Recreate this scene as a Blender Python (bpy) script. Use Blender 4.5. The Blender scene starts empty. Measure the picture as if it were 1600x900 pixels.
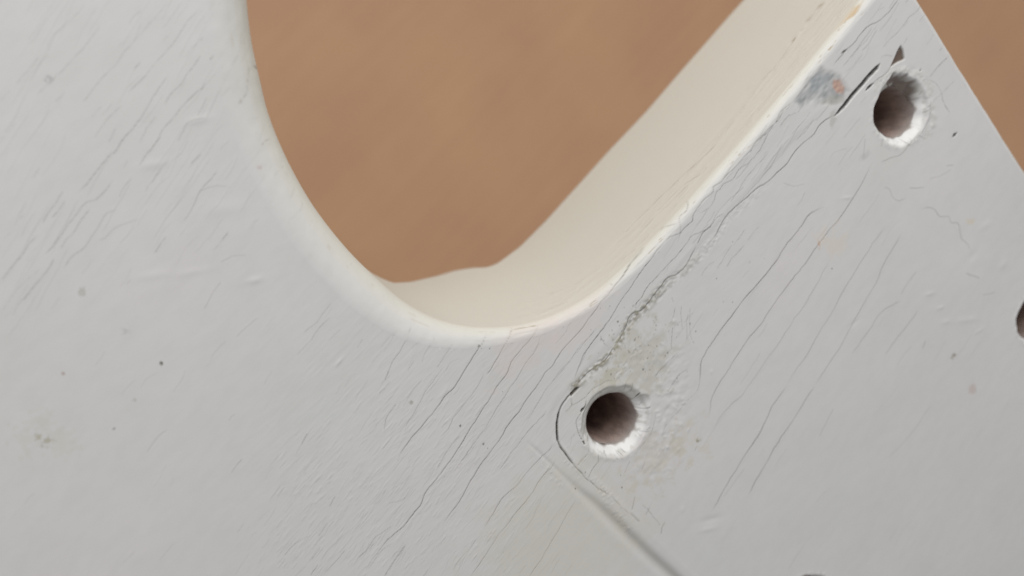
import bpy, math, random
import numpy as np
from mathutils import Matrix, Vector

rng = np.random.default_rng(7)
random.seed(7)
scene = bpy.context.scene
col = scene.collection
MM = 0.001
BACK_Z = 0.36            # height of the guitar's back face above the floor (m)

# ------------------------------------------------------------------ camera
# Pose solved from the four neck-screw holes (millimetres, x along the neck, y towards the
# cutaway, z up out of the back face). Image y runs down in this convention.
F_PX = 1300.0
def rodrigues(w):
    w = np.array(w, float); t = np.linalg.norm(w); k = w / t
    K = np.array([[0, -k[2], k[1]], [k[2], 0, -k[0]], [-k[1], k[0], 0]])
    return np.eye(3) + math.sin(t) * K + (1 - math.cos(t)) * K @ K
CAM_R = rodrigues((-2.623, 1.102, -0.352))
CAM_T = np.array((11.682, 14.846, 94.594))
CAM_C = -CAM_R.T @ CAM_T

def back(u, v, z=0.0):
    """photo pixel -> point (mm) on the plane at height z of the guitar back"""
    d = CAM_R.T @ np.array([(u - 800) / F_PX, (v - 450) / F_PX, 1.0])
    t = (z - CAM_C[2]) / d[2]
    return CAM_C + t * d

def wall_pt(u, v, y):
    d = CAM_R.T @ np.array([(u - 800) / F_PX, (v - 450) / F_PX, 1.0])
    t = (y - CAM_C[1]) / d[1]
    return CAM_C + t * d

def project(p):
    c = p @ CAM_R.T + CAM_T
    return F_PX * c[..., 0] / c[..., 2] + 800, F_PX * c[..., 1] / c[..., 2] + 450

cam_data = bpy.data.cameras.new('camera')
cam_data.sensor_width = 36.0
cam_data.lens = F_PX / 1600 * 36.0
cam_data.clip_start = 0.002
cam_data.clip_end = 50.0
cam = bpy.data.objects.new('camera', cam_data)
col.objects.link(cam)
m = Matrix.Identity(4)
for i in range(3):
    m[i][0] = CAM_R[0][i]; m[i][1] = -CAM_R[1][i]; m[i][2] = -CAM_R[2][i]
    m[i][3] = CAM_C[i] * MM
m[2][3] += BACK_Z
cam.matrix_world = m
cam_data.dof.use_dof = True
cam_data.dof.focus_distance = 0.0895
cam_data.dof.aperture_fstop = 19.0
scene.camera = cam

# ------------------------------------------------------------------ light
world = bpy.data.worlds.new('World')
scene.world = world
world.use_nodes = True
bg = world.node_tree.nodes['Background']
bg.inputs[0].default_value = (0.98, 0.985, 1.0, 1)
bg.inputs[1].default_value = 0.51

def window_light(name, az, el, dist, size, power, color, target=(12, 30, 0)):
    ld = bpy.data.lights.new(name, 'AREA')
    ld.shape = 'RECTANGLE'; ld.size = size[0]; ld.size_y = size[1]
    ld.energy = power; ld.color = color
    o = bpy.data.objects.new(name, ld); col.objects.link(o)
    t = Vector((target[0] * MM, target[1] * MM, BACK_Z))
    d = Vector((math.cos(el) * math.cos(az), math.cos(el) * math.sin(az), math.sin(el)))
    o.location = t + d * dist
    o.rotation_euler = (-d).to_track_quat('-Z', 'Y').to_euler()
    return o
window_light('window_light', math.radians(57), math.radians(32), 0.26, (0.24, 0.20), 0.78, (1.0, 0.985, 0.96))

vs = scene.view_settings
vs.view_transform = 'Standard'; vs.look = 'None'; vs.exposure = 0.09; vs.gamma = 1.0
vs.use_curve_mapping = False
scene.render.film_transparent = False
scene.cycles.max_bounces = 8

# ------------------------------------------------------------------ noise helpers
def value_noise(shape, cell, seed):
    """smooth random field, cell = (rows, cols) per lattice cell"""
    r = np.random.default_rng(seed)
    ny = int(shape[0] / cell[0]) + 3; nx = int(shape[1] / cell[1]) + 3
    g = r.random((ny, nx)).astype(np.float32) * 2 - 1
    y = np.arange(shape[0], dtype=np.float32) / cell[0]; x = np.arange(shape[1], dtype=np.float32) / cell[1]
    iy = y.astype(int); ix = x.astype(int); fy = y - iy; fx = x - ix
    fy = fy * fy * (3 - 2 * fy); fx = fx * fx * (3 - 2 * fx)
    rows = g[iy] * (1 - fy)[:, None] + g[iy + 1] * fy[:, None]
    return rows[:, ix] * (1 - fx)[None, :] + rows[:, ix + 1] * fx[None, :]

def smooth(e0, e1, x):
    t = np.clip((x - e0) / (e1 - e0), 0, 1)
    return t * t * (3 - 2 * t)

def catmull(pts, step, closed=False):
    P = np.array(pts, float)
    n = len(P)
    out = []
    rngi = range(n) if closed else range(n - 1)
    for i in rngi:
        p1 = P[i]; p2 = P[(i + 1) % n]
        p0 = P[(i - 1) % n] if closed or i > 0 else 2 * p1 - p2
        p3 = P[(i + 2) % n] if closed or i + 2 < n else 2 * p2 - p1
        k = max(1, int(np.linalg.norm(p2 - p1) / step))
        t = (np.arange(k) / k)[:, None]
        # centripetal-like damping keeps short spans from overshooting
        l01 = max(np.linalg.norm(p1 - p0), 1e-6); l12 = max(np.linalg.norm(p2 - p1), 1e-6); l23 = max(np.linalg.norm(p3 - p2), 1e-6)
        m1 = (p2 - p0) * (l12 / (l01 + l12)); m2 = (p3 - p1) * (l12 / (l12 + l23))
        out.append((2 * t**3 - 3 * t**2 + 1) * p1 + (t**3 - 2 * t**2 + t) * m1 + (-2 * t**3 + 3 * t**2) * p2 + (t**3 - t**2) * m2)
    if not closed:
        out.append(P[-1:])
    return np.vstack(out)

# ------------------------------------------------------------------ body outline (single-cut body, mm)
horn_px = [(384, -40), (386, 0), (393, 60), (404, 112), (421, 180), (450, 250), (490, 321), (541, 387), (590, 436)]
horn = [tuple(back(u, v, -3.0)[:2]) for u, v in horn_px][::-1]      # bottom -> tip
heel_side = [(58.2, 12.6), (50, 12.2), (38, 11.6), (26, 11.3), (15, 11.4), (8.0, 12.2), (2.6, 14.2), (-1.6, 17.2), (-4.9, 21.2), (-6.6, 25.6)]
heel_end = [(61.6, -46), (61.4, -20), (61.35, -5), (61.4, 6.0), (61.2, 9.6), (60.2, 11.8)]
rest = [(9, 68), (17, 80), (19, 92), (12, 106), (-4, 117), (-28, 121), (-70, 110), (-115, 98), (-160, 106), (-205, 131),
        (-250, 147), (-295, 138), (-330, 103), (-346, 50), (-348, -10), (-340, -75), (-320, -130), (-280, -172), (-235, -184),
        (-190, -172), (-140, -144), (-95, -136), (-50, -152), (-8, -168), (30, -150), (50, -105), (58, -70)]
outline = catmull(heel_end + heel_side + horn + rest, 0.16, closed=True)
# even re-sampling: fine where it can be seen, coarse elsewhere
pu, pv = project(np.c_[outline, np.zeros(len(outline))])
vis = (pu > -150) & (pu < 1750) & (pv > -150) & (pv < 1050)
keep = [0]
for i in range(1, len(outline)):
    d = np.linalg.norm(outline[i] - outline[keep[-1]])
    if d >= (0.15 if vis[i] else 2.0):
        keep.append(i)
outline = outline[keep]
NO = len(outline)
# outward normal: the outline runs clockwise or counter-clockwise; work it out
area = 0.5 * np.sum(outline[:, 0] * np.roll(outline[:, 1], -1) - np.roll(outline[:, 0], -1) * outline[:, 1])
if area < 0:
    outline = outline[::-1].copy()
tan = np.roll(outline, -1, 0) - np.roll(outline, 1, 0)
for _ in range(3):
    tan = (np.roll(tan, 1, 0) + tan + np.roll(tan, -1, 0)) / 3
tan /= np.linalg.norm(tan, axis=1)[:, None]
onorm = np.c_[tan[:, 1], -tan[:, 0]]           # outward for a counter-clockwise outline
# roundover radius along the edge: tight on the heel, softer round the cutaway and the horn
ox, oy = outline[:, 0], outline[:, 1]
rad = 1.25 + 2.75 * smooth(13, 32, oy) - 0.3 * smooth(58, 60.5, ox)
for _ in range(40):
    rad = (np.roll(rad, 1) + rad + np.roll(rad, -1)) / 3

# ------------------------------------------------------------------ raster of relief and tint on the back face
DX, DY = 0.12, 0.08
X0, X1, Y0, Y1 = -62.0, 66.0, -78.0, 80.0
NX = int((X1 - X0) / DX) + 1; NY = int((Y1 - Y0) / DY) + 1
gx = X0 + np.arange(NX) * DX; gy = Y0 + np.arange(NY) * DY
GX, GY = np.meshgrid(gx.astype(np.float32), gy.astype(np.float32))
H = np.zeros((NY, NX), np.float32)                     # relief, mm
TR = np.zeros((NY, NX, 4), np.float32)                 # tint rgb + amount

def window(xa, xb, ya, yb):
    ia = max(0, int((xa - X0) / DX)); ib = min(NX, int((xb - X0) / DX) + 2)
    ja = max(0, int((ya - Y0) / DY)); jb = min(NY, int((yb - Y0) / DY) + 2)
    return slice(ja, jb), slice(ia, ib)

def over(sl, rgb, a):
    """lay a tint over what is there"""
    t = TR[sl]
    na = a + t[..., 3] * (1 - a)
    w = np.where(na > 1e-6, a / np.maximum(na, 1e-6), 0)[..., None]
    t[..., :3] = t[..., :3] * (1 - w) + np.array(rgb, np.float32) * w
    t[..., 3] = na

DIRT = (0.052, 0.042, 0.034)
WOOD_DARK = (0.07, 0.055, 0.045)
def jitter_line(pts, amp, step=0.35):
    L = catmull(pts, step)
    if len(L) < 4:
        return L
    n = len(L)
    j1 = np.interp(np.arange(n), np.arange(0, n + 3, 3), rng.normal(0, amp, len(np.arange(0, n + 3, 3))))
    j2 = rng.normal(0, amp * 0.35, n)
    t = np.gradient(L, axis=0); t /= np.linalg.norm(t, axis=1)[:, None] + 1e-9
    return L + np.c_[-t[:, 1], t[:, 0]] * (j1 + j2)[:, None]

def line_field(L, reach):
    """distance, signed side and 0..1 position along a polyline, in its own window"""
    sl = window(L[:, 0].min() - reach, L[:, 0].max() + reach, L[:, 1].min() - reach, L[:, 1].max() + reach)
    gxw, gyw = GX[sl], GY[sl]
    D = np.full(gxw.shape, 9.0, np.float32); S = np.zeros(gxw.shape, np.float32); A = np.zeros(gxw.shape, np.float32)
    if D.size == 0:
        return sl, D, S, A
    x0 = gx[sl[1].start]; y0 = gy[sl[0].start]
    n = len(L) - 1
    for i in range(n):
        a, b = L[i], L[i + 1]
        ia = max(0, int((min(a[0], b[0]) - reach - x0) / DX)); ib = int((max(a[0], b[0]) + reach - x0) / DX) + 2
        ja = max(0, int((min(a[1], b[1]) - reach - y0) / DY)); jb = int((max(a[1], b[1]) + reach - y0) / DY) + 2
        xs = gxw[ja:jb, ia:ib]; ys = gyw[ja:jb, ia:ib]
        if xs.size == 0: continue
        e = b - a; l2 = max(e @ e, 1e-9)
        t = np.clip(((xs - a[0]) * e[0] + (ys - a[1]) * e[1]) / l2, 0, 1)
        qx = xs - a[0] - t * e[0]; qy = ys - a[1] - t * e[1]
        d = np.sqrt(qx * qx + qy * qy)
        v = D[ja:jb, ia:ib]; mm = d < v
        v[mm] = d[mm]
        S[ja:jb, ia:ib][mm] = np.sign(e[0] * qy - e[1] * qx)[mm]
        A[ja:jb, ia:ib][mm] = ((i + t) / n)[mm]
    return sl, D, S, A

def crack(pts, w=0.075, depth=0.06, dirt=0.8, lip=0.016, jit=0.05, rgb=DIRT, taper=0.10, patchy=0.45):
    L = jitter_line(pts, jit)
    if len(L) < 2: return
    reach = max(4 * w, 0.45)
    sl, D, S, A = line_field(L, reach)
    if D.size == 0: return
    end = smooth(0, taper, A) * smooth(0, taper, 1 - A)
    k = max(3, len(L) // 4)
    var = np.interp(A, np.linspace(0, 1, k), 1 - patchy * rng.random(k) ** 1.2).astype(np.float32)
    core = np.exp(-(D / w) ** 2) * end * var
    H[sl] -= depth * core
    H[sl] += lip * np.exp(-((D - 2.2 * w) / (1.3 * w)) ** 2) * end * var * np.where(S > 0, 1.0, 0.35)
    over(sl, rgb, np.clip(dirt * np.exp(-(D / (w * 0.85)) ** 2) * end * var, 0, 1))

def view(x0, y0, s, pts):
    return [tuple(back(x0 + x / s, y0 + y / s)[:2]) for x, y in pts]

# ---- slow unevenness of the sprayed finish, stretched along the grain
H += 0.016 * value_noise(H.shape, (90, 160), 1) + 0.0012 * value_noise(H.shape, (14, 60), 2)
H += 0.0004 * value_noise(H.shape, (5, 16), 3) + 0.0005 * value_noise(H.shape, (2.2, 3), 4)

# fine wrinkles of the shrunken lacquer, strongest below the cutaway
wr = np.zeros_like(H)
for (wu, wv, wr_, k_) in ((640, 770, 17, 1.0), (760, 580, 13, .7), (560, 560, 13, .45), (1080, 400, 12, .6), (1250, 160, 14, .6), (960, 700, 8, .5)):
    cx_, cy_ = back(wu, wv)[:2]
    wr += k_ * np.exp(-((GX - cx_) ** 2 + (GY - cy_) ** 2) / wr_ ** 2)
H += np.clip(wr, 0, 1.2) * (0.0042 * value_noise(H.shape, (2.6, 8), 5) + 0.004 * np.clip(value_noise(H.shape, (3.5, 16), 6) - .35, 0, 1) * 4)
V1 = (560, 500, 4.0); V2 = (560, 675, 4.0); V3 = (860, 380, 4.0); V4 = (960, 160, 4.0); V5 = (1160, 0, 4.0)
V6 = (1200, 200, 4.0); V7 = (860, 560, 5.327); V8 = (800, 675, 4.0); V9 = (1060, 380, 4.0); V10 = (1060, 600, 4.0)
V12 = (1300, 380, 5.327); V13 = (0, 0, 4.0); V14 = (0, 225, 4.0); V15 = (200, 180, 4.0); V16 = (300, 380, 4.0); V17 = (350, 675, 4.0)

# ---- traced checking lines: (view, strength, width, points)
C = [
 (V1, .55, .07, [(340,40),(300,120),(260,200),(215,265),(180,355),(165,375)]),
 (V1, .95, .08, [(820,75),(780,140),(720,230),(670,310),(620,390),(580,440),(545,475),(490,550),(440,610),(390,675),(345,720),(300,780),(240,865)]),
 (V1, .85, .07, [(985,45),(950,95),(910,170),(870,235),(830,315),(800,350)]),
 (V1, .6, .07, [(795,320),(760,390),(715,470),(670,520),(620,580),(560,680),(510,745)]),
 (V1, 1.0, .075, [(1148,5),(1120,60),(1060,135),(1000,210),(955,265),(930,325),(890,385),(845,455),(810,515),(760,590),(715,655),(670,730),(620,815),(560,900),(500,980),(420,1085),(380,1165),(300,1270),(260,1310),(170,1390),(120,1460)]),
 (V1, .6, .065, [(1145,85),(1110,180),(1050,265),(1000,345),(950,425),(890,520),(840,590),(800,660),(740,745),(660,860),(610,925)]),
 (V1, 1.0, .08, [(1490,-80),(1430,5),(1390,65),(1330,130),(1270,195),(1210,290),(1165,325),(1130,390),(1060,490),(1000,580),(940,660),(890,735),(850,790),(780,890),(720,980),(690,1030),(650,1100),(600,1170),(560,1230),(510,1300)]),
 (V1, .5, .06, [(1505,30),(1440,110),(1380,185),(1310,270),(1250,340),(1190,410),(1140,490),(1080,590),(1030,650)]),
 (V1, .7, .06, [(1565,5),(1505,85),(1430,190),(1400,260),(1370,310),(1350,375)]),
 (V1, .6, .065, [(1190,560),(1130,625),(1060,695),(1000,775),(930,870),(870,950)]),
 (V1, .5, .065, [(590,150),(540,225),(490,305)]),
 (V1, .5, .065, [(540,290),(470,375),(400,490),(330,605),(280,680)]),
 (V1, .45, .06, [(400,370),(340,440),(280,540)]), (V1, .5, .06, [(240,520),(170,620),(160,700)]),
 (V1, .4, .06, [(345,255),(310,320)]), (V1, .35, .06, [(490,110),(430,190),(390,270)]), (V1, .4, .06, [(200,380),(130,465)]),
 (V2, .85, .07, [(1235,65),(1170,140),(1100,200),(1040,265),(990,330),(930,385),(880,450),(840,520),(790,595),(775,610)]),
 (V2, .6, .07, [(740,660),(690,740),(650,775),(590,870)]),
 (V2, .85, .07, [(1250,150),(1210,215),(1150,285),(1100,360),(1040,440),(980,510),(930,580),(870,650),(800,760),(720,880),(690,930)]),
 (V2, .45, .07, [(1185,375),(1120,470),(1090,540),(1040,610)]),
 (V2, .75, .07, [(1365,410),(1310,510),(1240,630),(1195,710),(1140,800),(1080,890),(1050,940)]),
 (V2, .4, .07, [(1310,420),(1240,510),(1180,600)]), (V2, .4, .07, [(1050,830),(990,890)]), (V2, .4, .07, [(1260,790),(1200,890)]), (V2, .35, .07, [(1340,830),(1290,900)]),
 (V2, .5, .06, [(690,125),(640,190),(600,250)]), (V2, .5, .06, [(640,10),(570,100),(490,230)]),
 (V2, .6, .06, [(300,700),(240,790),(170,895),(140,940)]), (V2, .45, .05, [(150,640),(60,730),(0,785)]), (V2, .4, .05, [(210,690),(130,760),(70,850)]),
 # between the cutaway edge and the neck-plate edge
 (V3, 1.0, .07, [(230,485),(265,445),(330,355),(400,275),(460,205),(520,130),(580,65),(625,10)]),
 (V4, .8, .06, [(225,890),(250,810),(310,735),(380,645),(440,590),(500,520),(560,460),(620,380),(680,310)]),
 (V3, .5, .05, [(0,880),(60,810),(120,740),(190,640),(260,570),(310,520)]),
 (V3, .95, .065, [(150,840),(190,750),(215,690),(260,620),(310,560),(370,480),(420,400),(450,350),(490,300),(530,240),(580,165),(620,110),(660,50),(720,-10)]),
 (V4, .9, .06, [(320,880),(350,840),(410,815),(412,750),(420,710),(460,680),(490,600),(510,550),(545,500),(590,430)]),
 (V4, .9, .06, [(245,870),(265,830),(300,815),(340,780),(400,755)]),
 (V3, .5, .05, [(305,570),(340,630),(355,650)]), (V3, .45, .05, [(20,640),(80,580),(120,510),(230,400)]),
 (V3, .9, .06, [(545,425),(530,390),(570,350),(600,290),(640,240),(690,180),(740,125),(790,75),(830,20),(860,-10)]),
 (V4, .7, .055, [(440,890),(490,830),(560,800),(600,770),(640,720),(690,690)]),
 (V3, 1.15, .10, [(415,635),(450,575),(475,520),(490,480),(530,430),(570,420),(620,360),(640,325),(690,270),(740,215),(800,190),(850,140),(880,80),(915,5)]),
 (V3, 1.0, .08, [(150,895),(250,800),(350,720),(415,635)]),
 (V4, .9, .075, [(515,885),(555,820),(610,770)]),
 (V4, 1.0, .085, [(590,890),(630,830),(680,740),(740,670),(820,600),(900,530),(960,490),(1030,430),(1090,370),(1130,310),(1200,240),(1250,200),(1290,140),(1340,100),(1400,60)]),
 (V3, .7, .06, [(790,690),(740,740),(690,790),(650,850)]), (V3, .6, .06, [(860,790),(800,835),(760,895)]),
 (V3, .7, .05, [(780,400),(765,470),(740,515)]), (V3, .6, .05, [(765,520),(755,610),(760,670)]), (V3, .7, .05, [(820,390),(825,550)]),
 (V3, .7, .05, [(855,440),(855,610)]), (V3, .5, .05, [(880,400),(865,470),(885,600),(905,640)]), (V3, .6, .05, [(760,340),(770,370)]),
 (V3, .6, .06, [(1030,110),(990,140),(960,180),(945,215)]), (V3, .7, .06, [(1220,10),(1170,60),(1100,150)]), (V3, .6, .06, [(1140,10),(1090,80),(1040,160)]),
 (V3, .35, .05, [(1055,405),(1010,470)]),
 # long checks across the neck-plate area
 (V9, 1.0, .085, [(930,-230),(820,-180),(770,-110),(685,0),(630,85),(570,165),(500,250),(410,350),(330,460),(260,550),(200,640),(150,720),(140,780),(135,890)]),
 (V6, .85, .09, [(660,200),(620,290),(560,390),(510,480),(440,580),(370,660),(290,770),(200,895),(170,925),(120,990),(40,1100),(-40,1220),(-120,1320),(-210,1450),(-310,1610),(-350,1695),(-360,1760),(-380,1850)]),
 (V9, .45, .09, [(960,90),(880,230),(800,370),(740,460),(660,580),(580,690),(500,810),(440,890),(390,960),(300,1040),(240,1130),(220,1200)]),
 (V9, .3, .08, [(520,680),(450,790),(390,890)]),
 (V9, .5, .10, [(1310,-130),(1215,5),(1130,140),(1050,270),(980,400),(890,540),(810,690),(740,790),(670,895)]),
 (V10, .75, .11, [(685,5),(600,130),(500,320),(400,470),(300,640),(200,810)]),
 (V9, .55, .11, [(1400,-80),(1360,0),(1290,115),(1240,240),(1180,340),(1100,490),(1000,670),(930,770),(850,895)]),
 (V10, .6, .11, [(865,5),(810,75),(740,190),(640,340),(550,490),(430,710)]),
 (V9, .5, .11, [(1490,170),(1420,270),(1390,330)]), (V9, .4, .12, [(1400,355),(1340,390),(1260,440),(1180,560),(1080,700)]),
 (V9, .4, .12, [(1500,410),(1440,500),(1350,620),(1290,710)]), (V12, .4, .12, [(780,810),(755,880)]), (V10, .25, .14, [(975,150),(930,230),(880,340)]), (V10, .2, .15, [(1590,120),(1440,330),(1300,480)]),
 # heel edge
 (V4, 1.0, .075, [(1090,5),(1050,60),(1010,130),(950,180),(890,240),(840,310),(770,390),(710,450),(670,500),(620,530),(618,555),(580,590),(530,650),(490,710),(488,740),(450,770),(410,820),(390,890)]),
 (V4, .75, .06, [(970,180),(945,230),(910,300),(870,345),(830,385),(790,405),(760,440),(740,480),(680,510),(660,540),(640,560),(625,610),(590,660),(520,700)]),
 (V4, .55, .06, [(980,300),(930,350),(860,430),(800,510),(770,560),(700,620),(640,690),(600,770),(530,830)]),
 (V4, .55, .06, [(1110,210),(1040,300),(980,400),(920,470),(850,550),(790,620),(720,690),(660,720)]),
 (V4, .5, .06, [(1250,100),(1190,190),(1130,240)]), (V4, .5, .05, [(1140,60),(1090,90),(1030,150)]), (V4, .5, .06, [(820,790),(780,850),(740,895)]), (V4, .4, .06, [(905,770),(830,860)]),
 (V5, .85, .065, [(320,640),(270,670),(240,700),(210,760),(160,825),(80,895)]), (V5, .6, .06, [(160,830),(150,860),(130,900)]),
 (V5, .5, .05, [(430,690),(370,770),(270,890)]), (V5, .5, .05, [(300,710),(260,750),(230,800)]),
 (V5, .9, .075, [(990,-25),(970,5),(910,80),(850,130),(790,160),(740,210),(700,270),(650,315),(600,370),(560,420)]),
 (V5, .65, .065, [(1150,10),(1130,30),(1080,80),(1040,110),(1000,170),(940,230),(870,310)]), (V5, .6, .06, [(850,150),(790,230),(730,300),(680,350),(620,420)]),
 (V5, .4, .06, [(970,110),(930,190),(890,260)]), (V5, .6, .06, [(1280,265),(1230,320)]), (V5, .75, .07, [(1300,340),(1230,410),(1165,490)]), (V5, .5, .06, [(1200,210),(1150,280)]),
 (V5, .5, .06, [(1330,500),(1260,570),(1180,640)]), (V5, .4, .06, [(760,320),(700,400),(640,460)]), (V5, .4, .06, [(890,40),(850,70)]), (V5, .4, .06, [(1150,80),(1100,140)]), (V5, .6, .06, [(1035,235),(1000,285)]),
 # screw hole beside the cutaway: cracked rings of lacquer
 (V7, .9, .055, [(170,320),(185,385),(240,360),(300,320),(340,270),(400,235),(460,190),(540,180)]), (V7, .6, .05, [(185,385),(150,430),(125,455)]),
 (V7, 1.0, .07, [(300,330),(290,390),(255,450),(215,520),(215,570),(232,620),(260,680),(285,705)]), (V7, .6, .05, [(215,630),(180,660),(170,730),(130,760)]),
 (V7, .7, .05, [(700,600),(765,650)]), (V7, .7, .05, [(885,450),(860,560),(830,650),(760,740)]), (V7, .6, .05, [(1020,5),(960,60),(900,110),(870,160)]),
 (V7, .6, .05, [(1130,370),(1040,480),(960,570),(920,650)]), (V7, .5, .05, [(1110,100),(1040,180),(970,290)]), (V7, .6, .05, [(370,720),(360,700)]), (V7, .5, .05, [(290,800),(220,895)]),
 (V7, .5, .05, [(480,70),(470,150)]), (V7, .5, .05, [(680,60),(620,120)]), (V7, .5, .05, [(760,5),(720,60)]), (V7, .5, .05, [(1240,60),(1240,230),(1190,310),(1080,400)]),
 (V8, .9, .06, [(545,180),(500,240),(475,290)]), (V8, .9, .06, [(475,130),(410,210)]), (V8, .7, .07, [(768,400),(745,490)]), (V8, .6, .06, [(830,180),(810,240)]), (V8, .6, .06, [(740,180),(700,260)]),
 (V8, .7, .08, [(960,560),(935,600),(930,640)]), (V8, .6, .07, [(860,470),(830,520)]), (V8, .6, .08, [(740,500),(780,530),(800,560)]), (V8, .55, .08, [(810,450),(870,510),(930,590)]), (V8, .5, .07, [(1140,120),(1160,90)]),
 (V1, .6, .05, [(1330,480),(1335,540),(1290,580)]),
 # neck-plate corner and end
 (V2, 1.1, .085, [(1245,75),(1255,95),(1300,150),(1360,210),(1420,285),(1490,345),(1580,400)]),
 (V8, .6, .08, [(620,400),(700,480),(760,530),(800,570)]),
 # screw hole by the heel end
 (V5, .9, .075, [(930,415),(890,460),(850,490),(810,525)]), (V5, .8, .07, [(1165,640),(1175,690),(1160,760),(1100,850),(1050,895)]), (V6, .8, .08, [(970,5),(900,85),(830,170),(760,190),(700,215)]),
 (V5, .6, .06, [(1050,705),(1100,700),(1150,715)]), (V5, .7, .07, [(980,620),(1040,590),(1100,570)]), (V5, .5, .07, [(860,370),(880,350),(940,350)]), (V5, .7, .07, [(1165,490),(1210,520),(1240,570),(1260,640),(1300,710)]),
 # old scale edges on the heel
 (V6, .3, .10, [(720,375),(760,385),(780,430),(820,455),(860,435)]), (V6, .4, .09, [(880,375),(980,372)]), (V6, .3, .09, [(1010,315),(1080,300),(1150,260)]),
 (V6, .4, .10, [(950,515),(1000,495),(1050,520),(1070,555),(1130,555),(1140,590),(1190,605),(1210,690),(1250,730),(1270,780)]), (V6, .4, .09, [(1115,240),(1160,238)]),
 (V6, .3, .09, [(90,340),(160,370),(240,350)]), (V6, .3, .08, [(390,200),(410,160),(500,130)]), (V6, .4, .1, [(610,60),(600,150),(600,200)]), (V12, .35, .12, [(1110,250),(1180,270),(1230,300)]), (V12, .3, .12, [(1250,430),(1360,415)]),
 # broad field of the back, towards the horn
 (V13, .38, .08, [(545,10),(510,45),(430,140),(370,195),(310,270),(290,320)]), (V13, .5, .09, [(245,355),(190,425),(150,470),(100,530)]),
 (V13, .5, .085, [(640,150),(580,225),(520,300),(470,360),(400,430),(330,500),(230,610)]), (V13, .4, .08, [(1055,20),(1010,70),(970,110),(900,190),(830,265)]), (V13, .45, .085, [(880,60),(810,150)]),
 (V13, .55, .085, [(830,265),(780,330),(730,400),(680,450),(600,540),(510,650)]), (V13, .5, .08, [(410,575),(345,640)]), (V13, .45, .08, [(880,390),(840,430)]), (V13, .45, .08, [(1050,225),(1015,260)]),
 (V13, .55, .08, [(1260,45),(1175,135),(1130,200),(1080,270),(1000,365),(910,480),(850,540),(790,600)]), (V13, .5, .07, [(1275,230),(1215,285),(1150,360)]),
 (V13, .7, .08, [(1265,345),(1200,430),(1130,530),(1070,590),(1020,660)]), (V13, .6, .08, [(1345,335),(1310,375)]),
 (V13, .85, .085, [(1080,450),(1020,520),(940,630),(880,730),(830,800),(760,895),(740,930),(660,1000),(590,1090),(540,1150),(470,1220)]),
 (V13, .85, .085, [(1290,500),(1270,550),(1215,600),(1150,660),(1080,745),(1020,810),(970,895),(900,990),(855,1050)]),
 (V13, .55, .08, [(970,720),(920,800),(870,895)]), (V13, .45, .08, [(760,655),(690,730),(620,820),(590,870)]), (V13, .45, .08, [(640,670),(580,740)]), (V13, .5, .08, [(730,800),(670,895)]),
 (V13, .6, .08, [(1295,610),(1260,680),(1235,730)]), (V13, .6, .09, [(1290,740),(1230,745),(1175,775),(1150,820),(1115,895)]), (V13, .6, .07, [(1520,195),(1500,290),(1475,360),(1445,410)]), (V13, .6, .07, [(1565,400),(1550,500),(1535,590),(1505,635)]),
 (V13, .4, .08, [(100,760),(40,840),(0,895)]), (V13, .35, .09, [(70,560),(0,630)]),
 (V14, .8, .09, [(395,290),(330,400),(260,500)]), (V14, .75, .09, [(410,355),(370,410),(325,465)]), (V14, .75, .09, [(235,570),(180,630),(130,700),(70,780),(0,865)]),
 (V14, .75, .09, [(720,215),(660,290),(605,355),(550,370),(470,450),(400,540),(330,640),(280,700)]), (V14, .7, .085, [(570,405),(500,490),(440,580),(370,660)]), (V14, .75, .09, [(340,710),(290,800),(210,895),(140,990)]),
 (V14, .8, .10, [(740,405),(670,440),(620,510),(560,590),(520,650),(450,710),(390,780)]), (V14, .4, .12, [(870,470),(790,500),(710,530),(660,590),(610,610)]),
 (V14, .6, .085, [(1065,80),(1040,120),(970,200),(900,310)]), (V14, .5, .08, [(820,210),(770,280),(740,340)]), (V14, .5, .08, [(1260,60),(1180,145)]),
 (V14, .65, .085, [(1365,155),(1310,230),(1250,300),(1210,380),(1170,450),(1120,500)]), (V14, .5, .08, [(1015,625),(960,690)]), (V14, .4, .08, [(820,845),(790,880)]), (V14, .4, .08, [(1430,550),(1330,680)]),
 (V14, .4, .12, [(1430,265),(1350,270),(1250,300)]), (V14, .35, .13, [(1545,690),(1450,710),(1380,750)]), (V14, .5, .08, [(160,430),(125,470)]), (V14, .4, .08, [(250,150),(200,210)]), (V14, .4, .08, [(70,550),(20,600)]),
 (V14, .5, .08, [(800,100),(770,150)]), (V14, .3, .08, [(260,770),(130,890),(0,1070)]),
 (V15, .45, .06, [(905,140),(860,160),(830,190)]), (V15, .4, .06, [(985,315),(940,355),(920,395)]), (V15, .4, .06, [(1045,450),(1030,500),(1010,530)]), (V15, .4, .06, [(1100,550),(1085,600)]), (V15, .4, .06, [(1165,660),(1140,695)]), (V15, .3, .06, [(820,5),(780,30)]),
 (V15, .4, .08, [(630,730),(590,780)]), (V15, .35, .08, [(240,760),(170,860)]), (V15, .4, .07, [(455,240),(390,305)]),
 (V16, .4, .07, [(860,460),(800,530),(740,610)]), (V16, .35, .07, [(880,370),(780,490),(700,570)]), (V16, .4, .06, [(1070,600),(1030,660)]), (V16, .4, .06, [(1285,540),(1200,690)]),
 (V16, .6, .07, [(1230,800),(1205,860)]), (V16, .4, .07, [(190,240),(130,320),(70,420)]),
 (V17, .5, .07, [(520,10),(480,80)]), (V17, .45, .07, [(110,160),(70,210),(40,255)]), (V17, .5, .07, [(700,400),(660,470)]), (V17, .6, .07, [(650,565),(590,655)]), (V17, .5, .07, [(605,715),(550,800)]), (V17, .55, .07, [(760,735),(690,820),(630,880)]),
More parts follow.
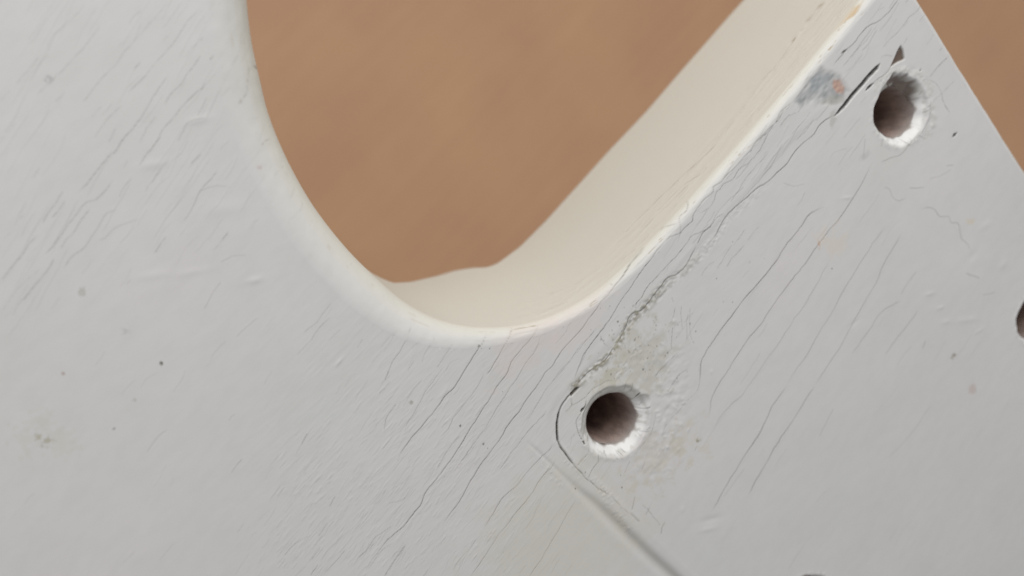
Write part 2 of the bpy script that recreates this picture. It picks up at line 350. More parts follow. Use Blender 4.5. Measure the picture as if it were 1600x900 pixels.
 (V17, .6, .07, [(590,830),(540,900)]), (V17, .5, .06, [(1060,580),(960,650),(890,740),(830,800)]), (V17, .5, .06, [(1130,700),(1060,810),(1000,900)]), (V17, .4, .06, [(540,640),(430,710),(330,830)]), (V17, .4, .06, [(130,570),(80,630)]),
 (V17, .5, .06, [(1040,650),(960,760),(890,850)]), (V17, .4, .06, [(1020,370),(930,460)]), (V17, .4, .06, [(1190,350),(1120,420),(1020,450)]),
]
for vw, s, w, pts in C:
    P = view(*vw, pts)
    if vw in (V13, V14): s *= .75; w *= .70
    far = 1.0 + 0.006 * max(0.0, -P[0][1])
    crack(P, w=w * far * .68, depth=0.010 + 0.040 * s * s, dirt=min(1.0, (s ** 1.15) * 0.95), lip=0.004 + 0.010 * s, patchy=.5)

# ---- countless finer checks along the grain that fan out over the field
def grain_angle(x, y):
    return math.radians(6 + 9 * smooth(35, 60, y) * smooth(20, -15, x) + 5 * smooth(-5, -20, y))
def scatter(n, xr, yr, length, s, w, tone, keepfn=None):
    k = 0
    while k < n:
        x = random.uniform(*xr); y = random.uniform(*yr)
        u, v = project(np.array([x, y, 0.0]))
        if not (-40 < u < 1640 and -40 < v < 940) or (keepfn and not keepfn(u, v)):
            k += 0.2; continue
        k += 1
        a = grain_angle(x, y) + random.gauss(0, 0.06)
        l = random.uniform(*length)
        P = [(x, y), (x + 0.5 * l * math.cos(a), y + 0.5 * l * math.sin(a) + random.gauss(0, .08)), (x + l * math.cos(a), y + l * math.sin(a) + random.gauss(0, .15))]
        st = s * random.uniform(.4, 1)
        crack(P, w=w * random.uniform(.8, 1.3), depth=0.012 * st / s, dirt=st * tone * 1.3, lip=0.010 * random.uniform(.1, 1), jit=0.04)
scatter(220, (-52, 4), (36, 72), (1.0, 8), .5, .042, .20, lambda u, v: v < 560 - .5 * u)
scatter(60, (-52, 4), (14, 60), (0.8, 3), .4, .06, .25)
scatter(300, (-48, -5), (-8, 26), (0.5, 2.6), .5, .05, .22, lambda u, v: u > 380 and v > 500 + 0.35 * max(0, u - 560))
scatter(150, (-40, -12), (4, 22), (0.4, 2.2), .5, .045, .20, lambda u, v: 380 < u < 800 and v > 660)
scatter(45, (0, 60), (-6, 11), (0.8, 4), .5, .055, .35)
scatter(26, (20, 60), (6.5, 11), (1.5, 5), .6, .055, .5)
scatter(25, (-8, 40), (-50, -6), (1, 6), .35, .11, .22)
# short wind-scratches with a bright lip
for _ in range(520):
    u = random.uniform(430, 800); v = random.uniform(620, 900)
    if v < 1180 - u * 0.9 - 40 + random.uniform(-60, 60): continue
    x, y = back(u, v)[:2]; a = grain_angle(x, y) + random.gauss(0, .05); l = random.uniform(.3, 1.6)
    crack([(x, y), (x + l * math.cos(a), y + l * math.sin(a))], w=.045, depth=random.uniform(-.035, .03), dirt=0.05, lip=.016, jit=.02)

# ---- neck-plate imprint: sunk field, crumbled lip along its edge, pressed line beyond its end
PX0, PY1, PR = -6.3, 6.9, 3.4
ex = GX - (PX0 + PR); ey = (PY1 - PR) - GY
inside = np.where((ex < 0) & (ey < 0), PR - np.hypot(ex, ey), np.minimum(GX - PX0, PY1 - GY + np.interp(GX, [0, 40, 62], [0, 0.2, -1.2]).astype(np.float32)))
fade_far = smooth(47, 38, GX)
H -= 0.035 * smooth(-0.25, 0.35, inside) * fade_far * smooth(-16, -4, GY)
crumb = value_noise(H.shape, (4.2, 3.2), 11) + 0.7 * value_noise(H.shape, (2.4, 2.0), 12)
edge_path = view(*V3, [(150,895),(250,800),(350,720),(415,635),(450,575),(490,500),(540,440),(620,370),(690,290),(760,230),(830,180),(900,110),(960,50)]) + \
    view(*V4, [(640,830),(700,740),(760,690),(840,610),(920,540),(975,500),(1030,440)])
band = np.zeros_like(H)
esl, eD, eS, eA = line_field(catmull(edge_path, .4), 2.2)
band[esl] = np.exp(-((eD - .12) / (.42 + .16 * value_noise(H.shape, (40, 30), 14)[esl])) ** 2) * smooth(1.0, .86, eA) * (1 - .35 * smooth(.25, .6, eA))
along_top = smooth(3.0, 5.5, GY) * smooth(-6, -3, GX)
H += band * 0.13 * crumb * (.55 + .45 * value_noise(H.shape, (22, 17), 15))
H += 0.022 * np.exp(-((inside + 0.45) / 0.3) ** 2) * fade_far * (0.6 + 0.4 * value_noise(H.shape, (30, 20), 13))
over((slice(None), slice(None)), (0.19, 0.175, 0.125), 0.8 * np.clip(band * np.clip(0.55 + crumb, 0, 1), 0, 1) * smooth(26, 8, GX))
ridge = view(*V8, [(50,70),(170,190),(290,310),(400,405),(520,440),(640,560),(760,680),(880,790),(1010,900),(1080,970),(1300,1200)])
ridge = [(-8.75 + 0.06 * math.sin(i * 1.7), y) for i, (x, y) in enumerate(ridge)]
sl, D, S, A = line_field(catmull(ridge, 0.4), 3.5)
amt = 0.16 + 0.84 * smooth(1, -11, GY[sl])
wd = 0.20 + 0.48 * smooth(4, -10, GY[sl])
sd = D * np.where(GX[sl] > -8.75, 1, -1)
H[sl] += amt * (0.06 * np.exp(-((sd + 1.1 * wd) / (1.5 * wd)) ** 2) - 0.34 * np.exp(-((sd - 0.25 * wd) / wd) ** 2)) * smooth(0, .05, A)
over(sl, (0.20, 0.185, 0.155), 0.42 * amt * np.exp(-((sd - 0.5 * wd) / wd) ** 2) * smooth(0, .05, A))  # shade of the groove's far slope painted in as a darker tint
# white scuffs beside the pressed line and the plate edge
for (u0, v0, u1, v1, n, sp) in ((845, 722, 880, 760, 30, .5), (880, 715, 960, 780, 60, .45), (935, 765, 990, 835, 60, .6), (1000, 540, 960, 590, 90, .5)):
    for _ in range(n):
        t = random.random(); x, y = back(u0 + (u1 - u0) * t, v0 + (v1 - v0) * t)[:2]
        x += random.gauss(0, sp * .5); y += random.gauss(0, sp * .5); r = random.uniform(.05, .16)
        s2 = window(x - .6, x + .6, y - .6, y + .6)
        g = np.exp(-(((GX[s2] - x) / (1.4 * r)) ** 2 + ((GY[s2] - y) / r) ** 2))
        H[s2] += random.uniform(-.035, .045) * g

# ---- bumpy, half-melted lacquer round the screw hole beside the cutaway
def zone(u, v, ru, rot=0.0, asp=1.0):
    x, y = back(u, v)[:2]; s2 = window(x - 3 * ru, x + 3 * ru, y - 3 * ru, y + 3 * ru)
    dx = GX[s2] - x; dy = GY[s2] - y
    a = dx * math.cos(rot) + dy * math.sin(rot); b = (-dx * math.sin(rot) + dy * math.cos(rot)) * asp
    return s2, np.hypot(a, b) / ru
blist = [(1040, 590), (1060, 560), (1022, 562), (1045, 640), (1030, 690), (1052, 665), (1028, 715), (1012, 735), (1065, 615), (1000, 560)]
blob = value_noise(H.shape, (9, 7), 21) + .6 * value_noise(H.shape, (5, 4), 22)
for u, v in blist:
    s2, q = zone(u, v, 1.9)
    H[s2] += 0.030 * np.exp(-q ** 2) * blob[s2]
for _ in range(70):
    u = random.gauss(1042, 20); v = random.gauss(635, 62)
    if math.hypot(u - 960, v - 660) < 66: continue
    s2, q = zone(u, v, random.uniform(.15, .42), random.uniform(0, 3), random.uniform(1, 2.4))
    H[s2] += random.uniform(.02, .06) * np.exp(-q ** 2)
for (u, v, r, h, rot, asp) in ((1453, 459, .75, .05, -.6, 3), (1469, 481, .6, .05, -.6, 2.5), (1510, 500, 1.7, .05, -.75, 4), (1478, 503, .7, .05, -.6, 2), (1530, 517, .8, .04, -.4, 4), (1324, 309, .8, .04, -.7, 4),
                              (1540, 352, 1.0, .04, -.4, 2), (1520, 400, .8, -.04, 0, 1.5), (1568, 413, .7, .05, 0, 1.5), (1545, 405, 1.2, .03, 0, 1), (1400, 530, 3, -.03, 0, 1), (1110, 812, 1.4, -.06, -.7, 3.5), (1106, 827, 1.2, .05, -.7, 3.5),
                              (310, 188, 1.0, .05, -.5, 3), (240, 257, 1.2, .04, -.6, 3), (398, 438, .8, .05, -.6, 2.5), (530, 565, .5, .05, .1, 3), (300, 425, 1.5, .03, -.6, 4), (240, 430, 1.2, .03, -.6, 3), (350, 327, 2, .03, -.6, 3), (1335, 505, .9, -.04, -.2, 3)):
    s2, q = zone(u, v, r, rot, asp); H[s2] += h * np.exp(-q ** 2)
# greasy and yellowed patches
PN1 = value_noise(H.shape, (2.6, 1.8), 31) + .5 * value_noise(H.shape, (1.4, 1.0), 32)
PN2 = value_noise(H.shape, (12, 9), 33) + .6 * value_noise(H.shape, (5, 4), 34) + .5 * value_noise(H.shape, (2, 1.6), 35)
def patch(u, v, r, rgb, a, rot=0.0, asp=1.0, seed=31, ragged=.5):
    s2, q = zone(u, v, r, rot, asp)
    if r < .7:
        nz = PN1[s2]; ragged = max(ragged, .75)
    else:
        nz = PN2[s2]
    over(s2, rgb, np.clip(a * smooth(1.15, .35, q + ragged * nz), 0, 1))
patch(1000, 560, 4.4, (.36, .34, .265), .40, ragged=.6); patch(1085, 690, 2.6, (.46, .43, .35), .35, ragged=.8); patch(1025, 715, 3.6, (.42, .39, .31), .32, ragged=.7); patch(950, 600, 2.6, (.36, .34, .27), .4, .3, 2, ragged=.7)
patch(880, 850, 12, (.47, .44, .34), .30, ragged=.25); patch(70, 688, 1.9, (.42, .40, .31), .22, ragged=1.0); patch(74, 690, .5, (.25, .23, .14), .5); patch(60, 682, .35, (.28, .26, .17), .5); patch(126, 456, .4, (.3, .29, .24), .5); patch(197, 518, .35, (.38, .37, .36), .5)
patch(252, 568, .15, (.12, .11, .08), .9); patch(178, 670, .13, (.16, .15, .13), .7); patch(643, 628, .22, (.25, .22, .17), .6); patch(98, 583, .15, (.3, .2, .17), .7); patch(211, 625, .16, (.3, .27, .24), .6)
patch(405, 262, .22, (.35, .22, .2), .5); patch(402, 100, .25, (.13, .06, .04), .9); patch(376, 158, .2, (.3, .26, .22), .6); patch(75, 122, .3, (.3, .3, .3), .6)
patch(1280, 383, .45, (.42, .25, .14), .6, 1.0, 2.2); patch(1300, 380, 2.2, (.55, .46, .36), .3); patch(1490, 557, .35, (.22, .19, .15), .8); patch(1520, 610, .7, (.40, .31, .27), .5); patch(1518, 345, .8, (.5, .44, .33), .5, -.7, 2)
patch(1092, 688, .35, (.2, .19, .13), .7, .5, 1.5); patch(1525, 640, 2, (.5, .47, .46), .2)
patch(830, 520, 7, (.56, .45, .40), .22, .2, 2.2, ragged=.3); patch(905, 490, 6, (.58, .47, .42), .22, .2, 2, ragged=.3)
for (u, v) in ((1120, 435), (1145, 472), (1194, 403), (1172, 409), (1130, 472), (1033, 442), (1088, 518), (755, 694), (762, 701), (784, 646), (719, 665), (970, 743), (900, 763), (972, 762), (914, 738), (800, 520), (765, 545), (748, 540), (785, 612), (787, 862), (1040, 508), (1012, 560), (1005, 577), (968, 590), (955, 585), (960, 591), (948, 580), (1300, 420), (1145, 378)):
    patch(u, v, random.uniform(.06, .13), (.09, .08, .07), .8, random.uniform(0, 1), 1.2)
for _ in range(120):
    u = random.gauss(1000, 38); v = random.gauss(535, 32)
    patch(u, v, random.uniform(.05, .10), (.12, .11, .09), random.uniform(.3, .8))

# ---- polygons where lacquer is gone
def poly_field(P):
    P = np.array(P); sl = window(P[:, 0].min() - .6, P[:, 0].max() + .6, P[:, 1].min() - .6, P[:, 1].max() + .6)
    xs, ys = GX[sl], GY[sl]; ins = np.zeros(xs.shape, bool); D = np.full(xs.shape, 9.0)
    for i in range(len(P)):
        a, b = P[i], P[(i + 1) % len(P)]
        cond = (a[1] > ys) != (b[1] > ys)
        with np.errstate(divide='ignore', invalid='ignore'):
            xc = a[0] + (ys - a[1]) * (b[0] - a[0]) / (b[1] - a[1])
        ins ^= cond & (xs < xc)
        e = b - a; t = np.clip(((xs - a[0]) * e[0] + (ys - a[1]) * e[1]) / max(e @ e, 1e-9), 0, 1)
        D = np.minimum(D, np.hypot(xs - a[0] - t * e[0], ys - a[1] - t * e[1]))
    return sl, np.where(ins, D, -D)
def chip(vw, pts, depth, rgb, a=1.0, soft=.09):
    P = view(*vw, pts)
    sl, d = poly_field(P)
    k = smooth(-soft * .6, soft, d)
    H[sl] -= depth * k
    nz = value_noise(H.shape, (4, 5), int(abs(pts[0][0] * 7 + pts[0][1])) % 997)[sl]
    over(sl, rgb, np.clip(a * smooth(-soft * .3, soft * .7, d), 0, 1) * (1 - .18 * np.clip(nz, 0, 1)))
DK = (.045, .038, .034)
chip(V7, [(215,240),(246,243),(215,280),(175,322),(166,292)], .22, (.075, .068, .052))
chip(V7, [(300,378),(285,425),(262,452),(250,440),(262,418),(285,405)], .25, DK)
chip(V7, [(265,690),(285,690),(294,715),(280,720)], .2, DK)
chip(V5, [(862,398),(852,432),(800,485),(750,545),(700,600),(650,665),(600,712),(574,730),(600,690),(640,640),(690,575),(740,520),(790,460),(835,415)], .40, (.05, .045, .042))
chip(V5, [(990,283),(1008,310),(1016,370),(975,388),(925,420),(948,370),(968,322)], .30, (.115, .085, .068))
chip(V5, [(825,520),(806,545),(768,574),(780,548),(800,528)], .25, DK)
chip(V5, [(660,305),(645,325),(615,340),(630,318)], .14, (.12, .11, .10))
chip(V5, [(1345,828),(1335,850),(1312,860),(1322,836)], .2, DK)
chip(V5, [(1115,430),(1120,445),(1105,445)], .2, DK)
chip(V1, [(1258,575),(1248,650),(1250,760),(1240,755),(1236,650),(1246,590)], .30, DK, soft=.05)
chip(V4, [(640,412),(650,425),(632,438),(626,425)], .1, (.16, .16, .155)); chip(V4, [(660,380),(668,390),(655,396)], .1, (.16, .16, .155))
crack(view(*V7, [(246,243),(165,300),(110,370),(75,440),(58,520),(50,620),(60,690),(70,720),(110,780),(160,850),(205,895)]), w=.10, depth=.14, dirt=.95, lip=.02, patchy=.35)
# bruise with a little bare wood beside the dark split
sl, d = poly_field(view(*V5, [(490,418),(560,448),(640,490),(682,572),(640,622),(560,655),(470,655),(380,690),(330,640),(360,570),(395,490),(440,450)]))
nz = value_noise(H.shape, (10, 12), 41)[sl]; nz2 = value_noise(H.shape, (4, 5), 42)[sl]
k = smooth(-.3, .7, d + .35 * nz)
H[sl] += k * (-.10 + .05 * nz + .035 * nz2)
over(sl, (.25, .26, .265), np.clip(k * (.52 + .35 * nz + .35 * nz2), 0, .9))
sl, d = poly_field(view(*V5, [(480,440),(545,470),(530,540),(470,590),(420,560),(430,480)])); over(sl, (.24, .26, .275), .6 * smooth(-.3, .5, d + .2 * value_noise(H.shape, (6, 6), 43)[sl]))
sl, d = poly_field(view(*V5, [(575,495),(620,500),(655,545),(640,600),(590,590),(565,550)])); over(sl, (.40, .235, .175), .75 * smooth(-.15, .35, d + .2 * value_noise(H.shape, (6, 6), 44)[sl]))
sl, d = poly_field(view(*V5, [(560,590),(640,600),(640,640),(560,660),(470,650)])); over(sl, (.30, .29, .25), .5 * smooth(-.15, .35, d))
# smoky smudges where fingers and dirt gathered near the splits
patch(1300, 190, 1.1, (.36, .36, .34), .6, .8, 2); patch(1350, 245, 1.0, (.38, .38, .37), .5, -.3, 2); patch(960, 625, 5.6, (.45, .43, .37), .25, ragged=.2); patch(1405, 200, 6, (.50, .50, .47), .2, ragged=.3)

# ---- screw holes
HOLES = []
def hole(u, v, rc, rb, hc, seed, rag):
    x, y = back(u, v)[:2]
    HOLES.append((x, y, rc, rb, hc, seed, rag))
hole(962, 659, 4.35, 3.12, 1.25, 3, .06)
hole(1408, 174, 4.2, 3.1, 1.35, 5, .10)
hole(1623, 497, 4.0, 3.1, 1.2, 8, .05)
hole(1263, 940, 3.9, 2.95, 1.2, 9, .05)
def bore_radius(th, rb, seed, rag):
    r = np.random.default_rng(seed); o = np.zeros_like(th)
    for k in range(2, 16):
        o = o + r.normal(0, 1) / k ** .7 * np.cos(k * th + r.uniform(0, 6.28))
    return rb + rag * o * .55
for (x, y, rc, rb, hc, seed, rag) in HOLES:
    sl = window(x - rc - 2, x + rc + 2, y - rc - 2, y + rc + 2)
    dx = GX[sl] - x; dy = GY[sl] - y; rr = np.hypot(dx, dy); th = np.arctan2(dy, dx)
    r_in = bore_radius(th, rb, seed, rag); r_out = bore_radius(th, rc, seed + 50, .20)
    t = np.clip((r_out - rr) / (r_out - r_in), 0, 1)
    prof = hc * (0.88 * t ** 1.15 + 0.12 * t ** 4)
    nz = value_noise(H.shape, (9, 7), seed + 60)[sl]; nzf = value_noise(H.shape, (2.6, 2.0), seed + 61)[sl]; nzc = value_noise(H.shape, (5, 4), seed + 62)[sl]
    H[sl] = H[sl] * (1 - .6 * smooth(.1, .5, t)) - prof + smooth(0, .35, t) * (.11 * nz * (1 - .6 * t) + .014 * nzf + .028 * np.clip(nzc, 0, 1)) + .04 * nzc * np.exp(-((rr - r_out) / .45) ** 2) + .035 * np.exp(-((rr - r_out - .15) / .3) ** 2)
    # lacquer broken right at the mouth of the bore
    edge = smooth(.80, .98, t + .10 * nz + .10 * nzc)
    over(sl, (.24, .20, .175), np.clip(.75 * edge, 0, 1))
    # clean white lacquer in the countersink, never touched by hands
    over(sl, (.68, .68, .67), .75 * smooth(.04, .4, t + .1 * nz) * (1 - edge))
    over(sl, (.36, .34, .30), .45 * smooth(.1, .3, t) * smooth(.30, .55, nzc + .5 * nzf) * (1 - edge))
    # grime on the side of the countersink that faces the cutaway
    grime = smooth(-.25, .55, np.cos(th - math.radians(75))) * smooth(.02, .2, t) * (1 - edge)
    over(sl, (.36, .345, .30), .72 * grime * np.clip(.75 + .5 * nz, 0, 1))
    # radial hairlines
    for _ in range(16):
        a = random.uniform(0, 6.28); r0 = random.uniform(rb + .1, rc); r1 = r0 + random.uniform(.3, 1.2)
        crack([(x + r0 * math.cos(a), y + r0 * math.sin(a)), (x + r1 * math.cos(a + .1), y + r1 * math.sin(a + .1))], w=.05, depth=.04, dirt=.5, lip=.015)
# shell-shaped flake knocked out of the rim of the hole beside the cutaway
x, y = back(1004, 630)[:2]; s2 = window(x - 3, x + 3, y - 3, y + 3)
q = np.hypot((GX[s2] - x) / 1.15, (GY[s2] - y) / 1.0)
H[s2] -= .55 * np.clip(1 - q ** 2, 0, 1)
chip(V7, [(745,285),(752,292),(735,330),(722,345),(728,310)], .1, (.08, .07, .055), .9)
crack(view(*V7, [(705,405),(740,432),(790,432),(840,405)]), w=.09, depth=.06, dirt=.7)
chip(V7, [(430,730),(500,735),(495,748),(450,742)], .1, DK, .9)
# chewed upper rim of the hole by the heel end, bare wood showing
sl, d = poly_field(view(*V5, [(905,520),(940,455),(1000,450),(1060,480),(1100,520),(1120,580),(1120,640),(1085,660),(1060,600),(1010,545)]))
nz = value_noise(H.shape, (6, 6), 71)[sl]
H[sl] -= .75 * smooth(-.1, .5, d + .2 * nz)
over(sl, (.135, .105, .088), .92 * smooth(-.1, .45, d + .35 * nz))
over(sl, (.24, .20, .17), .5 * smooth(.0, .3, nz) * smooth(-.05, .2, d))
# crumbled ring outside that hole
xB, yB = HOLES[1][:2]
sl = window(xB - 8, xB + 8, yB - 8, yB + 8); rr = np.hypot(GX[sl] - xB, GY[sl] - yB); th = np.arctan2(GY[sl] - yB, GX[sl] - xB)
ringb = np.exp(-((rr - 4.9 - .3 * value_noise(H.shape, (30, 20), 72)[sl]) / .5) ** 2) * smooth(-.4, .2, np.cos(th - 0.15))
H[sl] += ringb * (.03 + .03 * crumb[sl] + .07 * value_noise(H.shape, (12, 7), 73)[sl])
over(sl, (.40, .39, .34), .35 * ringb * np.clip(.5 + crumb[sl], 0, 1))

# tan bare wood along the heel edge
sl, d = poly_field([tuple(back(1160 + a / 4, b / 4, -.8)[:2]) for a, b in [(745,5),(722,45),(690,85),(640,135),(590,185),(545,225),(505,262),(540,200),(590,150),(640,95),(690,40)]])
kk = smooth(-.1, .16, d + .12 * value_noise(H.shape, (5, 12), 81)[sl]); H[sl] -= .09 * kk; over(sl, (.42, .30, .165), .85 * kk)

# relief and tint die out well outside the picture
UU, VV = project(np.stack([GX, GY, np.zeros_like(GX)], -1))
inframe = smooth(-110, -60, UU) * smooth(1710, 1660, UU) * smooth(-110, -60, VV) * smooth(1010, 960, VV)
H *= inframe.astype(np.float32)
H = H.astype(np.float32)

# ------------------------------------------------------------------ distance to the outline
DO = np.full((NY, NX), 99.0, np.float32); NPX = np.zeros((NY, NX), np.float32); NPY = np.zeros_like(NPX); NRAD = np.full_like(NPX, 2.0); NNX = np.zeros_like(NPX); NNY = np.zeros_like(NPX)
stepk = 4
segs = list(range(0, NO, stepk))
reach = 5.0
for i in segs:
    j = (i + stepk) % NO if i + stepk < NO else 0
    a, b = outline[i], outline[j]
    if max(a[0], b[0]) < X0 - reach or min(a[0], b[0]) > X1 + reach or max(a[1], b[1]) < Y0 - reach or min(a[1], b[1]) > Y1 + reach: continue
    sl = window(min(a[0], b[0]) - reach, max(a[0], b[0]) + reach, min(a[1], b[1]) - reach, max(a[1], b[1]) + reach)
    xs, ys = GX[sl], GY[sl]
    if xs.size == 0: continue
    e = b - a; t = np.clip(((xs - a[0]) * e[0] + (ys - a[1]) * e[1]) / max(e @ e, 1e-9), 0, 1)
    qx = a[0] + t * e[0]; qy = a[1] + t * e[1]; d = np.hypot(xs - qx, ys - qy)
    v = DO[sl]; mm = d < v
    v[mm] = d[mm]; NPX[sl][mm] = qx[mm]; NPY[sl][mm] = qy[mm]; NRAD[sl][mm] = (rad[i] + t * (rad[j] - rad[i]))[mm]
    NNX[sl][mm] = (onorm[i, 0] + t * (onorm[j, 0] - onorm[i, 0]))[mm]; NNY[sl][mm] = (onorm[i, 1] + t * (onorm[j, 1] - onorm[i, 1]))[mm]
INS = np.zeros((NY, NX), bool)
ring = outline[::1]
for jrow in range(NY):
    yv = gy[jrow] + 1e-5
    a = ring; b = np.roll(ring, -1, 0)
    c = (a[:, 1] > yv) != (b[:, 1] > yv)
    xc = np.sort(a[c, 0] + (yv - a[c, 1]) * (b[c, 0] - a[c, 0]) / (b[c, 1] - a[c, 1]))
    INS[jrow] = (np.searchsorted(xc, gx) % 2) == 1
SD = np.where(INS, DO, -DO) - NRAD          # > 0 : on the flat of the back

# ------------------------------------------------------------------ materials
def nodes(mat):
    mat.use_nodes = True
    nt = mat.node_tree
    return nt, nt.nodes, nt.links, nt.nodes['Principled BSDF']

def lacquer_material(name, base, warm, rough):
    mat = bpy.data.materials.new(name); nt, N, L, P = nodes(mat)
    tc = N.new('ShaderNodeTexCoord')
    def noise(scale, detail, stretch=(1, 1, 1), rgh=.5):
        mp = N.new('ShaderNodeMapping'); mp.inputs['Scale'].default_value = stretch
        L.new(tc.outputs['Object'], mp.inputs['Vector'])
        n = N.new('ShaderNodeTexNoise'); n.inputs['Scale'].default_value = scale; n.inputs['Detail'].default_value = detail; n.inputs['Roughness'].default_value = rgh
        L.new(mp.outputs['Vector'], n.inputs['Vector']); return n.outputs['Fac']
    n1 = noise(55, 4); n2 = noise(900, 5, (.45, 1, 1)); n3 = noise(160, 3, (.5, 1, 1))
    def ramp(fac, c0, c1, p0=.3, p1=.7):
        r = N.new('ShaderNodeValToRGB'); r.color_ramp.elements[0].position = p0; r.color_ramp.elements[1].position = p1
        r.color_ramp.elements[0].color = (*c0, 1); r.color_ramp.elements[1].color = (*c1, 1); L.new(fac, r.inputs['Fac']); return r.outputs['Color']
    def mix(a, b, fac, mode='MIX'):
        mx = N.new('ShaderNodeMix'); mx.data_type = 'RGBA'; mx.blend_type = mode
        if isinstance(fac, float): mx.inputs['Factor'].default_value = fac
        else: L.new(fac, mx.inputs['Factor'])
        L.new(a, mx.inputs['A']); L.new(b, mx.inputs['B']); return mx.outputs['Result']
    c = ramp(n1, base, warm)
    c = mix(c, ramp(n2, (.985, .985, .983), (1.01, 1.01, 1.01), .35, .6), 1.0, 'MULTIPLY')
    c = mix(c, ramp(n3, (.985, .98, .978), (1.01, 1.01, 1.012)), 1.0, 'MULTIPLY')
    at = N.new('ShaderNodeAttribute'); at.attribute_name = 'wear'
    c = mix(c, at.outputs['Color'], at.outputs['Alpha'])
    L.new(c, P.inputs['Base Color'])
    P.inputs['Roughness'].default_value = rough
    P.inputs['Specular IOR Level'].default_value = .22
    bp = N.new('ShaderNodeBump'); bp.inputs['Strength'].default_value = .10; bp.inputs['Distance'].default_value = .00006
    L.new(noise(2600, 3, (.55, 1, 1), .6), bp.inputs['Height'])
    L.new(bp.outputs['Normal'], P.inputs['Normal'])
    return mat
LACQUER = lacquer_material('aged_white_lacquer', (.488, .487, .476), (.513, .501, .496), .48)
SIDE = lacquer_material('cream_white_lacquer', (.640, .598, .505), (.662, .622, .535), .50)

def bore_material():
    mat = bpy.data.materials.new('bored_wood'); nt, N, L, P = nodes(mat)
    tc = N.new('ShaderNodeTexCoord'); mp = N.new('ShaderNodeMapping'); mp.inputs['Scale'].default_value = (1, 1, .35)
    L.new(tc.outputs['Object'], mp.inputs['Vector'])
    n = N.new('ShaderNodeTexNoise'); n.inputs['Scale'].default_value = 900; n.inputs['Detail'].default_value = 6; L.new(mp.outputs['Vector'], n.inputs['Vector'])
    r = N.new('ShaderNodeValToRGB'); r.color_ramp.elements[0].position = .35; r.color_ramp.elements[1].position = .68
    r.color_ramp.elements[0].color = (.20, .13, .105, 1); r.color_ramp.elements[1].color = (.42, .29, .24, 1); L.new(n.outputs['Fac'], r.inputs['Fac'])  # browns lightened to take in the veil of glare over the dark bores
    at = N.new('ShaderNodeAttribute'); at.attribute_name = 'wear'
    mx = N.new('ShaderNodeMix'); mx.data_type = 'RGBA'; L.new(at.outputs['Alpha'], mx.inputs['Factor']); L.new(r.outputs['Color'], mx.inputs['A']); L.new(at.outputs['Color'], mx.inputs['B'])
    L.new(mx.outputs['Result'], P.inputs['Base Color']); P.inputs['Roughness'].default_value = .8
    bp = N.new('ShaderNodeBump'); bp.inputs['Strength'].default_value = .6; bp.inputs['Distance'].default_value = .0002; L.new(n.outputs['Fac'], bp.inputs['Height']); L.new(bp.outputs['Normal'], P.inputs['Normal'])
    return mat
BORE = bore_material()

def floor_material():
    mat = bpy.data.materials.new('tan_board'); nt, N, L, P = nodes(mat)
    tc = N.new('ShaderNodeTexCoord')
    n = N.new('ShaderNodeTexNoise'); n.inputs['Scale'].default_value = 16; n.inputs['Detail'].default_value = 6; L.new(tc.outputs['Object'], n.inputs['Vector'])
    mp = N.new('ShaderNodeMapping'); mp.inputs['Scale'].default_value = (1.2, 26, 1); mp.inputs['Rotation'].default_value = (0, 0, .7); L.new(tc.outputs['Object'], mp.inputs['Vector'])
    n2 = N.new('ShaderNodeTexNoise'); n2.inputs['Scale'].default_value = 8; n2.inputs['Detail'].default_value = 6; L.new(mp.outputs['Vector'], n2.inputs['Vector'])
    r = N.new('ShaderNodeValToRGB'); r.color_ramp.elements[0].color = (.555, .310, .178, 1); r.color_ramp.elements[1].color = (.615, .355, .192, 1); r.color_ramp.elements[0].position = .3; r.color_ramp.elements[1].position = .7
    L.new(n.outputs['Fac'], r.inputs['Fac'])
    r2 = N.new('ShaderNodeValToRGB'); r2.color_ramp.elements[0].color = (.90, .885, .87, 1); r2.color_ramp.elements[1].color = (1.03, 1.03, 1.03, 1); L.new(n2.outputs['Fac'], r2.inputs['Fac'])
    mx = N.new('ShaderNodeMix'); mx.data_type = 'RGBA'; mx.blend_type = 'MULTIPLY'; mx.inputs['Factor'].default_value = 1; L.new(r.outputs['Color'], mx.inputs['A']); L.new(r2.outputs['Color'], mx.inputs['B'])
    L.new(mx.outputs['Result'], P.inputs['Base Color']); P.inputs['Roughness'].default_value = .6
    return mat

# ------------------------------------------------------------------ mesh building
def make_mesh(name, verts, quads, tint, mat, parent, tris=None):
    me = bpy.data.meshes.new(name)
    nv = len(verts); nq = len(quads); nt_ = 0 if tris is None else len(tris)
    me.vertices.add(nv); me.vertices.foreach_set('co', (np.asarray(verts, np.float64) * MM).astype(np.float32).ravel())
    loops = np.asarray(quads, np.int32).ravel()
    starts = np.arange(nq, dtype=np.int32) * 4
    if nt_:
        starts = np.r_[starts, nq * 4 + np.arange(nt_, dtype=np.int32) * 3]; loops = np.r_[loops, np.asarray(tris, np.int32).ravel()]
    me.loops.add(len(loops)); me.loops.foreach_set('vertex_index', loops.astype(np.int32))
    me.polygons.add(nq + nt_); me.polygons.foreach_set('loop_start', starts.astype(np.int32))
    me.update(calc_edges=True)
    me.polygons.foreach_set('use_smooth', np.ones(nq + nt_, bool))
    if tint is not None:
        at = me.attributes.new('wear', 'FLOAT_COLOR', 'POINT'); at.data.foreach_set('color', np.asarray(tint, np.float32).ravel())
    me.materials.append(mat); me.validate(); me.update()
    o = bpy.data.objects.new(name, me); col.objects.link(o); o.parent = parent
    return o

guitar = bpy.data.objects.new('guitar_body', None); col.objects.link(guitar)
guitar.location = (0, 0, BACK_Z); guitar.empty_display_size = .05
guitar['label'] = 'old white single-cutaway electric guitar body, back side, with cracked lacquer and empty neck screw holes'
guitar['category'] = 'guitar body'

